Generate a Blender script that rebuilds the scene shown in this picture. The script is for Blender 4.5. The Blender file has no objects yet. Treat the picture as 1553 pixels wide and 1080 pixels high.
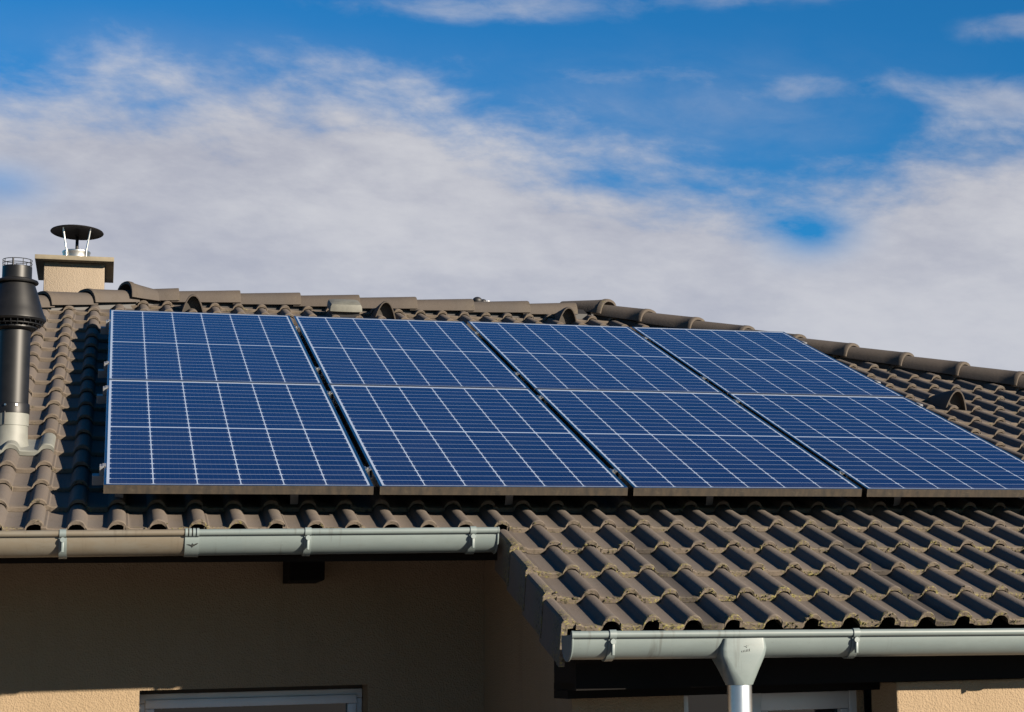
import bpy, bmesh, math, random
from mathutils import Vector, Matrix
random.seed(7)
R = math.radians
sc = bpy.context.scene
COL = sc.collection

# ------------------------------------------------------------------ roof frame
TH = 0.342041724                                   # roof pitch (radians)
CT, ST, TT = math.cos(TH), math.sin(TH), math.tan(TH)
EV = Vector((0, CT, ST)); NV = Vector((0, -ST, CT)); XV = Vector((1, 0, 0))
def UV(u, v, h):                                    # along eave, up slope, depth below the panel glass
    return Vector((u, 0, 0)) + EV * v - NV * h
def roofz(y, h): return TT * y - h / CT
MAIN_V0, GAUGE, SP = -0.126, 0.316, 0.1495
HN = 0.140                                          # tile flat at its nose
RIDGE_Y = 5.15
HIPS = 8.45                                         # right hip in plan: x + y = HIPS
RX = HIPS - RIDGE_Y                                 # right ridge end
LX, LD = 0.25, 0.6                                  # left ridge end; left hip: dy/dx
EXT_U = 1.53                                        # left verge of the lower roof
WALL_Y, SIDE_U, REC_Y, FRONT_Y, FRONT_U = 1.06, 1.69, -0.70, -1.09, 2.845
GROUND_Z = -2.95

# ------------------------------------------------------------------ node helpers
class E:                                            # tiny expression wrapper over math nodes
    def __init__(s, nt, sock): s.nt, s.s = nt, sock
    def _b(s, op, o, c=None, clamp=False):
        n = s.nt.nodes.new('ShaderNodeMath'); n.operation = op; n.use_clamp = clamp
        for i, v in enumerate((s, o, c)):
            if v is None: continue
            if isinstance(v, E): s.nt.links.new(v.s, n.inputs[i])
            else: n.inputs[i].default_value = v
        return E(s.nt, n.outputs[0])
    def __add__(s, o): return s._b('ADD', o)
    def __radd__(s, o): return s._b('ADD', o)
    def __sub__(s, o): return s._b('SUBTRACT', o)
    def __rsub__(s, o): return (s * -1.0) + o
    def __mul__(s, o): return s._b('MULTIPLY', o)
    def __rmul__(s, o): return s._b('MULTIPLY', o)
    def __truediv__(s, o): return s._b('DIVIDE', o)
    def fract(s): return s._b('FRACT', None)
    def floor(s): return s._b('FLOOR', None)
    def abs(s): return s._b('ABSOLUTE', None)
    def min(s, o): return s._b('MINIMUM', o)
    def max(s, o): return s._b('MAXIMUM', o)
    def lt(s, o): return s._b('LESS_THAN', o)
    def gt(s, o): return s._b('GREATER_THAN', o)
    def exp(s): return s._b('EXPONENT', None)
    def pow(s, o): return s._b('POWER', o)
    def clamp(s): return s._b('ADD', 0.0, clamp=True)
    def step(s, a, b):
        n = s.nt.nodes.new('ShaderNodeMapRange'); n.interpolation_type = 'SMOOTHSTEP'
        s.nt.links.new(s.s, n.inputs[0]); n.inputs[1].default_value = a; n.inputs[2].default_value = b
        return E(s.nt, n.outputs[0])
def mix(nt, f, a, b, blend='MIX'):
    n = nt.nodes.new('ShaderNodeMix'); n.data_type = 'RGBA'; n.blend_type = blend
    def put(i, v):
        if isinstance(v, E): nt.links.new(v.s, n.inputs[i])
        elif isinstance(v, bpy.types.NodeSocket): nt.links.new(v, n.inputs[i])
        elif isinstance(v, (int, float)): n.inputs[i].default_value = v
        else: n.inputs[i].default_value = (*v, 1)
    put(0, f); put(6, a); put(7, b)
    return n.outputs[2]
def noise(nt, vec, scale, detail=3, rough=0.5, mapscale=None, dist=0.0):
    if mapscale:
        m = nt.nodes.new('ShaderNodeMapping'); m.inputs['Scale'].default_value = mapscale
        nt.links.new(vec, m.inputs['Vector']); vec = m.outputs[0]
    n = nt.nodes.new('ShaderNodeTexNoise'); n.inputs['Scale'].default_value = scale
    n.inputs['Detail'].default_value = detail; n.inputs['Roughness'].default_value = rough
    n.inputs['Distortion'].default_value = dist
    nt.links.new(vec, n.inputs['Vector'])
    return E(nt, n.outputs[0])
def material(name):
    m = bpy.data.materials.new(name); m.use_nodes = True
    nt = m.node_tree; b = nt.nodes['Principled BSDF']
    tc = nt.nodes.new('ShaderNodeTexCoord')
    return m, nt, b, tc.outputs['Object'], tc
def bump(nt, b, h, strength, dist):
    n = nt.nodes.new('ShaderNodeBump'); n.inputs['Strength'].default_value = strength
    n.inputs['Distance'].default_value = dist
    nt.links.new(h.s, n.inputs['Height']); nt.links.new(n.outputs[0], b.inputs['Normal'])
def simple(name, col, rough=0.6, metal=0.0, var=0.12, nscale=6, bscale=None, bstr=0.2, bdist=0.002, spec=0.5):
    m, nt, b, co, tc = material(name)
    n = noise(nt, co, nscale, 4, 0.6)
    c = mix(nt, n.step(0.3, 0.7), tuple(x * (1 - var) for x in col), tuple(min(1, x * (1 + var)) for x in col))
    nt.links.new(c, b.inputs['Base Color'])
    b.inputs['Roughness'].default_value = rough; b.inputs['Metallic'].default_value = metal
    b.inputs['Specular IOR Level'].default_value = spec
    if bscale: bump(nt, b, noise(nt, co, bscale, 3, 0.6), bstr, bdist)
    return m

# tiles: tint per tile, lichen along the noses
def tile_material(k=1.0, name='concrete_tile'):
    m, nt, b, co, tc = material(name)
    at = nt.nodes.new('ShaderNodeAttribute'); at.attribute_name = 'tile'
    sp = nt.nodes.new('ShaderNodeSeparateColor'); nt.links.new(at.outputs['Color'], sp.inputs[0])
    nose, tint, mossy = (E(nt, sp.outputs[i]) for i in range(3))
    big = noise(nt, co, 2.2, 4, 0.6); fine = noise(nt, co, 160, 3, 0.7); mid = noise(nt, co, 22, 4, 0.65)
    c = mix(nt, tint, (0.05967 * k, 0.04853 * k, 0.04097 * k), (0.08155 * k, 0.06762 * k, 0.05768 * k))
    c = mix(nt, tint.step(0.86, 0.9) * 0.45, c, (0.0444 * k, 0.037 * k, 0.03182 * k))
    c = mix(nt, big.step(0.40, 0.8), c, (0.06367 * k, 0.05568 * k, 0.04973 * k))
    c = mix(nt, mid.step(0.45, 0.75) * 0.35, c, (0.04973 * k, 0.03978 * k, 0.02984 * k))
    c = mix(nt, (fine.step(0.5, 0.75)) * 0.35, c, (0.1074 * k, 0.09354 * k, 0.07955 * k))
    # sandy worn nose band
    c = mix(nt, nose * 0.35, c, (0.09354 * k, 0.07237 * k, 0.04853 * k))
    fl = noise(nt, co, 95, 3, 0.65); pat = noise(nt, co, 16, 3, 0.6)
    lich = fl.step(0.52, 0.60) * nose.step(0.25, 0.7) * (pat + mossy * 0.30).step(0.58, 0.78)
    c = mix(nt, lich, c, (0.1353 * k, 0.1194 * k, 0.04177 * k))
    dk = noise(nt, co, 70, 3, 0.6).step(0.54, 0.64) * nose.step(0.3, 0.8) * (pat + mossy * 0.4).step(0.45, 0.7)
    c = mix(nt, dk * 0.85, c, (0.02068 * k, 0.0183 * k, 0.009546 * k))
    sl = noise(nt, co, 240, 1, 0.5).step(0.70, 0.74) * mossy          # sparse pale specks
    c = mix(nt, sl * 0.6, c, (0.1671 * k, 0.1591 * k, 0.1313 * k))
    so = nt.nodes.new('ShaderNodeSeparateXYZ'); nt.links.new(co, so.inputs[0])
    ox, oy = E(nt, so.outputs[0]), E(nt, so.outputs[1])
    wob = (noise(nt, co, 7, 3, 0.6) - 0.5) * 0.03
    run = ((ox + wob - 2.072).abs() * -1.0).step(-0.048, -0.030).max(((ox + wob - 2.970).abs() * -1.0).step(-0.048, -0.030))
    run = run * (oy * -1.0).step(-0.05, 0.15)
    c = mix(nt, run * 0.72, c, (0.02072 * k, 0.01776 * k, 0.01628 * k))
    nt.links.new(c, b.inputs['Base Color'])
    b.inputs['Roughness'].default_value = 0.82; b.inputs['Specular IOR Level'].default_value = 0.25
    bump(nt, b, fine * 0.4 + noise(nt, co, 60, 4, 0.7) + lich * 0.8 + dk * 0.6, 0.55, 0.0022)
    return m
TILE = tile_material(); RIDGET = tile_material(0.66, 'ridge_concrete')

def glass_material():
    m, nt, b, co, tc = material('solar_cells')
    sep = nt.nodes.new('ShaderNodeSeparateXYZ'); nt.links.new(tc.outputs['UV'], sep.inputs[0])
    x, y = E(nt, sep.outputs[0]), E(nt, sep.outputs[1])
    x0, px = 0.0185, (1.04 - 0.037) / 6
    cx = (x - x0) / px
    fx = cx.fract() * px; dx = fx.min(fx * -1.0 + px)
    yc = (y - 1.0395).abs(); y0, py = 0.007, (1.0175 - 0.007) / 12
    cy = (yc - y0) / py
    fy = cy.fract() * py; dy = fy.min(fy * -1.0 + py)
    w = dx.lt(0.0023).max(dy.lt(0.0016)).max((dx + dy).lt(0.0115))
    w = w.max(cx.lt(0.0)).max(cx.gt(6.0)).max(cy.lt(0.0)).max(cy.gt(12.0))
    bus = (((fx / px) * 9.0).fract() - 0.5).abs().lt(0.03)
    # tint of each cell
    comb = nt.nodes.new('ShaderNodeCombineXYZ')
    nt.links.new(cx.floor().s, comb.inputs[0]); nt.links.new(((y - 1.0395) / py).floor().s, comb.inputs[1])
    oi = nt.nodes.new('ShaderNodeObjectInfo'); nt.links.new(oi.outputs['Random'], comb.inputs[2])
    wn = nt.nodes.new('ShaderNodeTexWhiteNoise'); nt.links.new(comb.outputs[0], wn.inputs[0])
    r = E(nt, wn.outputs[0])
    cell = mix(nt, r, (0.0020, 0.0040, 0.0265), (0.0036, 0.0062, 0.0350))
    g = noise(nt, co, 3.0, 3, 0.6)
    cell = mix(nt, g.step(0.35, 0.7) * 0.35, cell, (0.004588, 0.008258, 0.03579))
    cell = mix(nt, bus * 0.13, cell, (0.09176, 0.1101, 0.156))
    c = mix(nt, w, cell, (0.220, 0.262, 0.335))
    edge = (y * -1.0).step(-0.10, -0.012) * (noise(nt, co, 14, 4, 0.7).step(0.3, 0.7) * 0.6 + 0.4)
    c = mix(nt, edge * 0.16, c, (0.104, 0.084, 0.064))
    dust = noise(nt, co, 1.6, 5, 0.65).step(0.45, 0.8) * 0.035
    c = mix(nt, dust, c, (0.08872, 0.07983, 0.06801))
    nt.links.new(c, b.inputs['Base Color'])
    b.inputs['Roughness'].default_value = 0.16
    b.inputs['IOR'].default_value = 1.34
    return m
GLASS = glass_material()

def frame_material():
    m, nt, b, co, tc = material('anodised_frame')
    n = noise(nt, co, 18, 4, 0.6)
    nt.links.new(mix(nt, n.step(0.35, 0.7), (0.22, 0.22, 0.225), (0.30, 0.30, 0.305)), b.inputs['Base Color'])
    b.inputs['Metallic'].default_value = 1.0; b.inputs['Roughness'].default_value = 0.2
    return m
FRAME = frame_material()
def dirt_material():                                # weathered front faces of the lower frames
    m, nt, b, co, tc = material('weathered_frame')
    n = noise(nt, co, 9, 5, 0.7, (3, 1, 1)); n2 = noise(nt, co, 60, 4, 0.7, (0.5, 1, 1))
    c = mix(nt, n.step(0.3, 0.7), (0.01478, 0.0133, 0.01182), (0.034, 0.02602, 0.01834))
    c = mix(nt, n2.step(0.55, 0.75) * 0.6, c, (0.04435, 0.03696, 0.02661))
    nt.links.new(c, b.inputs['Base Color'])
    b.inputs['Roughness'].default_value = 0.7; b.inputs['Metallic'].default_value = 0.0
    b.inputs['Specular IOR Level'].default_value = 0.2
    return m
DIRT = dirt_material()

def stucco_material(name, c0, c1):
    m, nt, b, co, tc = material(name)
    big = noise(nt, co, 1.3, 4, 0.6); grain = noise(nt, co, 55, 5, 0.75)
    c = mix(nt, big.step(0.3, 0.7), c0, c1)
    c = mix(nt, grain.step(0.52, 0.72) * 0.25, c, tuple(x * 0.7 for x in c0))
    st = noise(nt, co, 3.2, 4, 0.65, (2.5, 2.5, 0.35)).step(0.50, 0.78)
    c = mix(nt, st * 0.22, c, tuple(x * 0.55 for x in c0))
    nt.links.new(c, b.inputs['Base Color']); b.inputs['Roughness'].default_value = 0.93
    b.inputs['Specular IOR Level'].default_value = 0.15
    v = nt.nodes.new('ShaderNodeTexVoronoi'); v.inputs['Scale'].default_value = 130
    nt.links.new(co, v.inputs['Vector'])
    bump(nt, b, grain + E(nt, v.outputs[0]) * 0.6, 0.9, 0.004)
    return m
STUCCO = stucco_material('stucco', (0.1715, 0.1271, 0.07983), (0.1862, 0.139, 0.09168))
CHSTUC = stucco_material('chimney_stucco', (0.1528, 0.1232, 0.0912), (0.1626, 0.133, 0.101))

def gutter_material(name, c0, stain, amount):
    m, nt, b, co, tc = material(name)
    n = noise(nt, co, 5, 5, 0.65, (1.0, 2, 2)); s = noise(nt, co, 30, 5, 0.75, (0.35, 2, 2)); sp = noise(nt, co, 170, 2, 0.6)
    c = mix(nt, n.step(0.3, 0.75), tuple(x * 0.9 for x in c0), tuple(min(1, x * 1.08) for x in c0))
    c = mix(nt, s.step(0.50, 0.72) * amount, c, stain)
    c = mix(nt, n.step(0.30, 0.55) * amount, c, tuple(x * 1.15 for x in stain))
    c = mix(nt, sp.step(0.68, 0.74) * 0.35, c, tuple(x * 0.5 for x in stain))
    drip = noise(nt, co, 9, 3, 0.6, (6.0, 0.5, 0.5)).step(0.56, 0.70) * noise(nt, co, 1.7, 2, 0.5).step(0.40, 0.62)
    c = mix(nt, drip * 0.40, c, tuple(x * 0.55 for x in stain))
    nt.links.new(c, b.inputs['Base Color']); b.inputs['Roughness'].default_value = 0.42
    b.inputs['Specular IOR Level'].default_value = 0.35
    bump(nt, b, n, 0.12, 0.004)
    return m
GUT = gutter_material('grey_green_pvc', (0.1012, 0.1267, 0.1282), (0.05914, 0.05322, 0.04287), 0.12)
GUTB = gutter_material('stained_pvc', (0.1006, 0.09312, 0.07688), (0.07096, 0.05914, 0.04287), 0.75)
BRK = simple('bracket_pvc', (0.1006, 0.1242, 0.1242), 0.45, var=0.1)
ZINC = simple('zinc', (0.50, 0.52, 0.54), 0.36, 1.0, var=0.08, nscale=9, bscale=14, bstr=0.12)
STEEL = simple('stainless', (0.46, 0.46, 0.45), 0.36, 1.0, var=0.05)
ALU = simple('rail_aluminium', (0.15, 0.155, 0.165), 0.42, 0.4, var=0.08)
BLACK = simple('black_pipe', (0.0040, 0.0039, 0.0041), 0.46, var=0.35, nscale=12, spec=0.28)
CAPBLK = simple('black_cap', (0.003548, 0.003253, 0.003844), 0.6, var=0.2)
GREYP = simple('grey_flashing', (0.1065, 0.1094, 0.0976), 0.6, var=0.1, nscale=14)
VENTG = simple('vent_grey', (0.07096, 0.07096, 0.05914), 0.7, var=0.15, nscale=20)
CONC = simple('cap_concrete', (0.1182, 0.1006, 0.06949), 0.9, var=0.15, nscale=9, bscale=60, bstr=0.4)
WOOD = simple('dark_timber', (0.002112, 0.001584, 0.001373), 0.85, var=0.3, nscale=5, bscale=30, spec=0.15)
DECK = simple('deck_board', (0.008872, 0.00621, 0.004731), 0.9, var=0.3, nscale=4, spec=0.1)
WFRAME = simple('window_pvc', (0.40, 0.41, 0.42), 0.4, var=0.05)
REVEAL = simple('dark_slot', (0.01478, 0.01182, 0.008872), 0.8)
EMB = simple('emblem_dark', (0.008872, 0.01035, 0.008872), 0.6)
EMBL = simple('emblem_raised', (0.1182, 0.136, 0.1316), 0.35)
GRILLE = simple('vent_grille', (0.02514, 0.0207, 0.01626), 0.8)
MOSS = simple('moss', (0.05026, 0.04435, 0.0133), 0.95, var=0.5, nscale=60, bscale=200, bstr=0.8)
m, nt, b, co, tc = material('pane')
nt.links.new(mix(nt, noise(nt, co, 1.5, 2), (0.006, 0.008, 0.012), (0.010, 0.012, 0.016)), b.inputs['Base Color'])
b.inputs['Roughness'].default_value = 0.04; PANE = m
m, nt, b, co, tc = material('ground_mix')
c = mix(nt, noise(nt, co, 0.6, 5, 0.6).step(0.35, 0.7), (0.140, 0.124, 0.124), (0.170, 0.148, 0.146))
c = mix(nt, noise(nt, co, 25, 4, 0.7).step(0.4, 0.7) * 0.5, c, (0.035, 0.034, 0.024))
nt.links.new(c, b.inputs['Base Color']); b.inputs['Roughness'].default_value = 0.95; GRASS = m

# ------------------------------------------------------------------ mesh helpers
def obj(name, bm, mats, parent=None, smooth=None, recalc=True):
    if recalc: bmesh.ops.recalc_face_normals(bm, faces=bm.faces)
    me = bpy.data.meshes.new(name); bm.to_mesh(me); bm.free()
    for mm in (mats if isinstance(mats, (list, tuple)) else [mats]): me.materials.append(mm)
    if smooth is not None:
        me.polygons.foreach_set('use_smooth', [True] * len(me.polygons))
        me.set_sharp_from_angle(angle=R(smooth))
    o = bpy.data.objects.new(name, me); COL.objects.link(o)
    if parent:
        o.parent = parent
        o.matrix_parent_inverse = PINV.get(parent.name, Matrix())
    return o
PINV = {}
def thing(name, label, cat, loc=(0, 0, 0), group=None):
    o = bpy.data.objects.new(name, None); COL.objects.link(o); o.location = loc
    o.empty_display_size = 0.1
    o['label'] = label; o['category'] = cat
    if group: o['group'] = group
    PINV[o.name] = Matrix.Translation(-Vector(loc))
    return o
def box(bm, a, b, M=None, mat=0, bev=0):
    a, b = Vector(a), Vector(b)
    vs = []
    for z in (a.z, b.z):
        for (x, y) in ((a.x, a.y), (b.x, a.y), (b.x, b.y), (a.x, b.y)):
            p = Vector((x, y, z)); vs.append(bm.verts.new(M @ p if M else p))
    fs = []
    for idx in ((0, 3, 2, 1), (4, 5, 6, 7), (0, 1, 5, 4), (1, 2, 6, 5), (2, 3, 7, 6), (3, 0, 4, 7)):
        f = bm.faces.new([vs[i] for i in idx]); f.material_index = mat; fs.append(f)
    if bev:
        es = list({e for f in fs for e in f.edges})
        bmesh.ops.bevel(bm, geom=es, offset=bev, segments=2, affect='EDGES', profile=0.5)
    return vs
def roofM():                                        # local (u, v, up) -> world on the main roof plane
    M = Matrix.Identity(4)
    for i in range(3):
        M[i][0], M[i][1], M[i][2] = XV[i], EV[i], NV[i]
    return M
RM = roofM()
def prism(bm, pts, d, mat=0):                       # polygon (world points) extruded by vector d
    a = [bm.verts.new(p) for p in pts]; b = [bm.verts.new(Vector(p) + Vector(d)) for p in pts]
    n = len(pts)
    fs = [bm.faces.new(a[::-1]), bm.faces.new(b)]
    for i in range(n): fs.append(bm.faces.new((a[i], a[(i + 1) % n], b[(i + 1) % n], b[i])))
    for f in fs: f.material_index = mat
def lathe(bm, prof, c, seg=40, a0=0, a1=360, mat=0, cap=True):
    full = abs(a1 - a0 - 360) < 1e-6
    n = seg if full else seg + 1
    rings = []
    for r, z in prof:
        rings.append([bm.verts.new((c[0] + r * math.cos(R(a0 + (a1 - a0) * i / seg)), c[1] + r * math.sin(R(a0 + (a1 - a0) * i / seg)), c[2] + z)) for i in range(n)])
    for k in range(len(rings) - 1):
        for i in range(seg):
            j = (i + 1) % n
            bm.faces.new((rings[k][i], rings[k][j], rings[k + 1][j], rings[k + 1][i])).material_index = mat
    if cap and full:
        for rg in (rings[0], rings[-1]): bm.faces.new(rg).material_index = mat
def tube(bm, pts, r, seg=8, closed=False, mat=0):
    pts = [Vector(p) for p in pts]; n = len(pts); rings = []
    up = Vector((0.13, 0.27, 0.95)).normalized()
    for i, p in enumerate(pts):
        a = pts[(i - 1) % n] if (closed or i > 0) else p
        b = pts[(i + 1) % n] if (closed or i < n - 1) else p
        t = (b - a).normalized(); x = t.cross(up).normalized(); y = t.cross(x)
        rr = r[i] if isinstance(r, (list, tuple)) else r
        rings.append([bm.verts.new(p + x * rr * math.cos(2 * math.pi * k / seg) + y * rr * math.sin(2 * math.pi * k / seg)) for k in range(seg)])
    for i in range(n if closed else n - 1):
        A, B = rings[i], rings[(i + 1) % n]
        for k in range(seg):
            bm.faces.new((A[k], A[(k + 1) % seg], B[(k + 1) % seg], B[k])).material_index = mat
    if not closed:
        bm.faces.new(rings[0][::-1]).material_index = mat; bm.faces.new(rings[-1]).material_index = mat
def loft(bm, secs, close=False, cap=False, mat=0):
    rs = [[bm.verts.new(p) for p in s] for s in secs]; n = len(rs[0])
    for a, b in zip(rs, rs[1:]):
        for i in range(n if close else n - 1):
            bm.faces.new((a[i], a[(i + 1) % n], b[(i + 1) % n], b[i])).material_index = mat
    if cap:
        bm.faces.new(rs[0][::-1]).material_index = mat; bm.faces.new(rs[-1]).material_index = mat
    return rs

# ================================================================== GROUND
bm = bmesh.new()
s = 3000
vs = [bm.verts.new((x * s, y * s, GROUND_Z)) for x, y in ((-1, -1), (1, -1), (1, 1), (-1, 1))]
bm.faces.new(vs)
o = obj('ground', bm, GRASS); o['kind'] = 'structure'

# ================================================================== HOUSE
house = thing('house', 'beige stucco house under a hipped roof of grey brown pantiles', 'house', (1.69, 1.06, GROUND_Z))

# ---- tile field
PROF = [(0.022, 0.0065), (0.039, 0.0065), (0.044, 0.001), (0.0520, 0.0)]
def rollp(c, cut=None):
    out = []
    for dx, z in ((-0.0405, 0), (-0.0370, 0.0022), (-0.0335, 0.0075), (-0.0295, 0.0150), (-0.0235, 0.0230), (-0.0140, 0.0292), (0, 0.0318),
                  (0.0140, 0.0292), (0.0235, 0.0230), (0.0295, 0.0150), (0.0335, 0.0075), (0.0370, 0.0022), (0.0405, 0)):
        if cut is None or dx <= cut: out.append((c + dx, z))
    return out
PROF += [(0.078, -0.0012)] + rollp(SP) + [(SP * 1.5, -0.0012)] + rollp(2 * SP, 0.0302) + [(2 * SP + 0.0308, 0.0115), (2 * SP + 0.0308, 0.004)]
def add_tile(bm, lay, u0, v0, mossy):
    tint = random.random(); dz = random.uniform(-0.0012, 0.0012); dv = random.uniform(-0.004, 0.004)
    sk = random.uniform(-0.004, 0.004)
    secs = ((0.0, -0.0035, 1.0), (0.0035, -0.0008, 1.0), (0.010, 0.0, 0.95), (0.030, 0.0, 0.35), (0.06, 0.0, 0.0), (0.2, 0.0, 0.0), (0.375, 0.0, 0.0))
    n = len(PROF)
    jit = [random.uniform(-0.0012, 0.0010) for _ in PROF]; jv = [random.uniform(-0.0025, 0.0015) for _ in PROF]
    top = []
    for dvv, dh, nose in secs:
        row = []
        tilt = dvv / GAUGE * 0.0215
        k = nose
        for i, (x, z) in enumerate(PROF):
            flare = 0.0018 * k if z > 0.008 else 0.0
            P = UV(u0 + x, v0 + dv + dvv + sk * (x - 0.16) + jv[i] * k, HN + tilt - z - dh - dz - flare - jit[i] * k)
            vt = bm.verts.new(P); vt[lay] = (nose * (0.45 if (z > 0.012 and x < 0.22) else 1.0), tint, mossy, 1); row.append(vt)
        top.append(row)
    for a, b in zip(top, top[1:]):
        for i in range(n - 1): bm.faces.new((a[i], a[i + 1], b[i + 1], b[i]))
    # front face and inside of the nose
    low, back = [], []
    for i, (x, z) in enumerate(PROF):
        t = 0.021 if z < 0.008 else 0.016
        vt = bm.verts.new(UV(u0 + x, v0 + dv + 0.002 + sk * (x - 0.16) + jv[i], HN - z + t - dz + jit[i])); vt[lay] = (1, tint, mossy, 1); low.append(vt)
        vt = bm.verts.new(UV(u0 + x, v0 + dv + 0.07, HN - z + t + 0.003 - dz)); vt[lay] = (0.2, tint, mossy, 1); back.append(vt)
    for i in range(n - 1):
        bm.faces.new((low[i], low[i + 1], top[0][i + 1], top[0][i]))
        bm.faces.new((back[i], back[i + 1], low[i + 1], low[i]))
bm = bmesh.new(); lay = bm.verts.layers.float_color.new('tile')
U0 = 1.70 + SP                                       # a cover roll
for k in range(-4, 18):
    v0 = MAIN_V0 + GAUGE * k
    y = v0 * CT
    umax = HIPS - y + 0.4; umin = LX - (RIDGE_Y - y) / LD - 0.4
    umin = max(umin, -2.7)
    if k < 0: umin = EXT_U - 0.3
    umax = min(umax, 8.6)
    j = math.floor((umin - U0) / (2 * SP))
    while U0 + 2 * SP * j < umax:
        u = U0 + 2 * SP * j
        if k < 0 and u + 2 * SP < EXT_U + 0.04: j += 1; continue
        mossy = max(0.0, min(1.0, 0.35 - 0.16 * k)) * random.uniform(0.6, 1.1)
        sag = -(-k / 4) * (0.012 + 0.010 * (u - 1.6)) if k < 0 else 0.0
        add_tile(bm, lay, u, v0 + sag, min(1, mossy)); j += 1
# trim along the two hips, the ridge and the lower verge
def bis(bm, co, no, faces=None):
    g = bm.verts[:] + bm.edges[:] + bm.faces[:]
    bmesh.ops.bisect_plane(bm, geom=g, plane_co=co, plane_no=no, clear_outer=True, dist=1e-5)
bis(bm, (RX - 0.02, RIDGE_Y, 0), Vector((1, 1, 0)).normalized())
bis(bm, (LX, RIDGE_Y - 0.02, 0), Vector((-LD, 1, 0)).normalized())
bis(bm, (0, RIDGE_Y - 0.01, 0), (0, 1, 0))
# lower verge: cut only the lower roof
low = [f for f in bm.faces if f.calc_center_median().dot(EV) < MAIN_V0 - 0.012 and f.calc_center_median().x < EXT_U + 0.25]
gl = set(low)
for f in low: gl.update(f.edges); gl.update(f.verts)
# extension tiles whose tails lie under the main eave row are cut as well
bmesh.ops.bisect_plane(bm, geom=list(gl), plane_co=(EXT_U + 0.012, 0, 0), plane_no=(-1, 0, 0), clear_outer=True, dist=1e-5)
kill = [f for f in bm.faces if f.calc_center_median().x < EXT_U + 0.011 and -0.60 < f.calc_center_median().dot(EV) < 0.09 and f.calc_center_median().dot(NV) < -HN - 0.004 + 0.0 and f.calc_center_median().dot(EV) < MAIN_V0 - 0.012]
bmesh.ops.delete(bm, geom=kill, context='FACES')
roof = obj('roof', bm, TILE, house, smooth=38)

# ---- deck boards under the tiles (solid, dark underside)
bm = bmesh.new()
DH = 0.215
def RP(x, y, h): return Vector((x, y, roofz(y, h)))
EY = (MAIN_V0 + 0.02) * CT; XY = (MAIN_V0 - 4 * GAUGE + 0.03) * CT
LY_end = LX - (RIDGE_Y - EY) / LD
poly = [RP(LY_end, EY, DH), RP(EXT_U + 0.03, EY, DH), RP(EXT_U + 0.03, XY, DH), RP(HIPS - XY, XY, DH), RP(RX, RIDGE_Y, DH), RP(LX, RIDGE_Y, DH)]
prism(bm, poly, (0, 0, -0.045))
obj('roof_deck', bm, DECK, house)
# far slopes of the hipped roof, with a tile-coloured skin
zr = roofz(RIDGE_Y, 0.17); ze = roofz(XY, 0.17)
BY = 2 * RIDGE_Y - EY
bm = bmesh.new()
def slope(pts): prism(bm, pts, (0, 0, -0.06))
zE = roofz(EY, 0.17)
zb = zE
slope([Vector((RX + 0.03, RIDGE_Y, zr)), Vector((HIPS - XY + 0.03, XY, ze)), Vector((HIPS - XY + 0.03, BY, ze)), Vector((RX + 0.03, RIDGE_Y + 0.03, zr))])
slope([Vector((LX - 0.03, RIDGE_Y + 0.02, zr)), Vector((LX - 0.03, RIDGE_Y + 0.05, zr)), Vector((LY_end, BY, zE)), Vector((LY_end - 0.02, EY + 0.03, zE))])
slope([Vector((LX, RIDGE_Y + 0.06, zr)), Vector((RX, RIDGE_Y + 0.06, zr)), Vector((HIPS - XY, BY + 0.03, zb)), Vector((LY_end, BY + 0.03, zb))])
obj('far_slope', bm, TILE, house)

# ---- ridge and hip tiles: each a sub-part of the roof
def arch(W, H, n=13, skirt=0.004):
    pts = [(-W / 2, -skirt)]
    for i in range(n):
        a = math.pi * (1 - i / (n - 1))
        cx, sx = math.cos(a), math.sin(a)
        pts.append((W / 2 * math.copysign(abs(cx) ** 0.86, cx), H * sx ** 0.82))
    pts.append((W / 2, -skirt))
    return pts
def ridge_tile(name, A, B, s0, s1, rim=True, W=0.235, H=0.093, tint=None):
    """open half-round tile from A (small end) to B (wide mouth with a rim)"""
    A, B = Vector(A), Vector(B); d = (B - A); L = d.length; t = d.normalized()
    side = t.cross(Vector((0, 0, 1))).normalized(); up = side.cross(t).normalized()
    tint = random.random() if tint is None else tint
    bm = bmesh.new(); lay = bm.verts.layers.float_color.new('tile')
    def sec(pos, s, dz=0.0, th=0.0):
        out = []
        for x, z in arch(W * s - 2 * th, H * s - th):
            out.append(A + t * pos + side * x + up * (z + dz))
        return out
    cuts = [(0, s0), (L * 0.35, s0 + (s1 - s0) * 0.35), (L * 0.7, s0 + (s1 - s0) * 0.7)]
    if rim: cuts += [(L - 0.034, s0 + (s1 - s0) * 0.94), (L - 0.030, s1 * 1.015), (L - 0.006, s1 * 1.035), (L, s1 * 1.02)]
    else: cuts += [(L - 0.006, s1), (L, s1 * 0.99)]
    outer = loft(bm, [sec(p, s_) for p, s_ in cuts])
    inner = loft(bm, [sec(p, s_, 0, 0.016) for p, s_ in ((L, cuts[-1][1]), (L * 0.5, (s0 + s1) / 2), (0.0, s0))])
    for r1, r2 in ((outer[-1], inner[0]), (inner[-1], outer[0])):
        for i in range(len(r1) - 1): bm.faces.new((r1[i], r1[i + 1], r2[i + 1], r2[i]))
    for v in bm.verts:
        q = (v.co - A).dot(t)
        v[lay] = (0.55 if q > L - 0.036 else 0.0, tint, 0.12, 1)
    return obj(name, bm, RIDGET, roof, smooth=40)
ZA = roofz(RIDGE_Y, 0.150)
ends = [0.43, 0.82, 1.21, 1.60, 1.985, 2.375, 2.765, 3.10]
pa = 0.16
for e in ends:
    ridge_tile('ridge_tile', (pa - 0.05, RIDGE_Y, ZA - 0.002), (e, RIDGE_Y, ZA + 0.008), 0.90, 1.03, rim=False)
    pa = e
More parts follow.
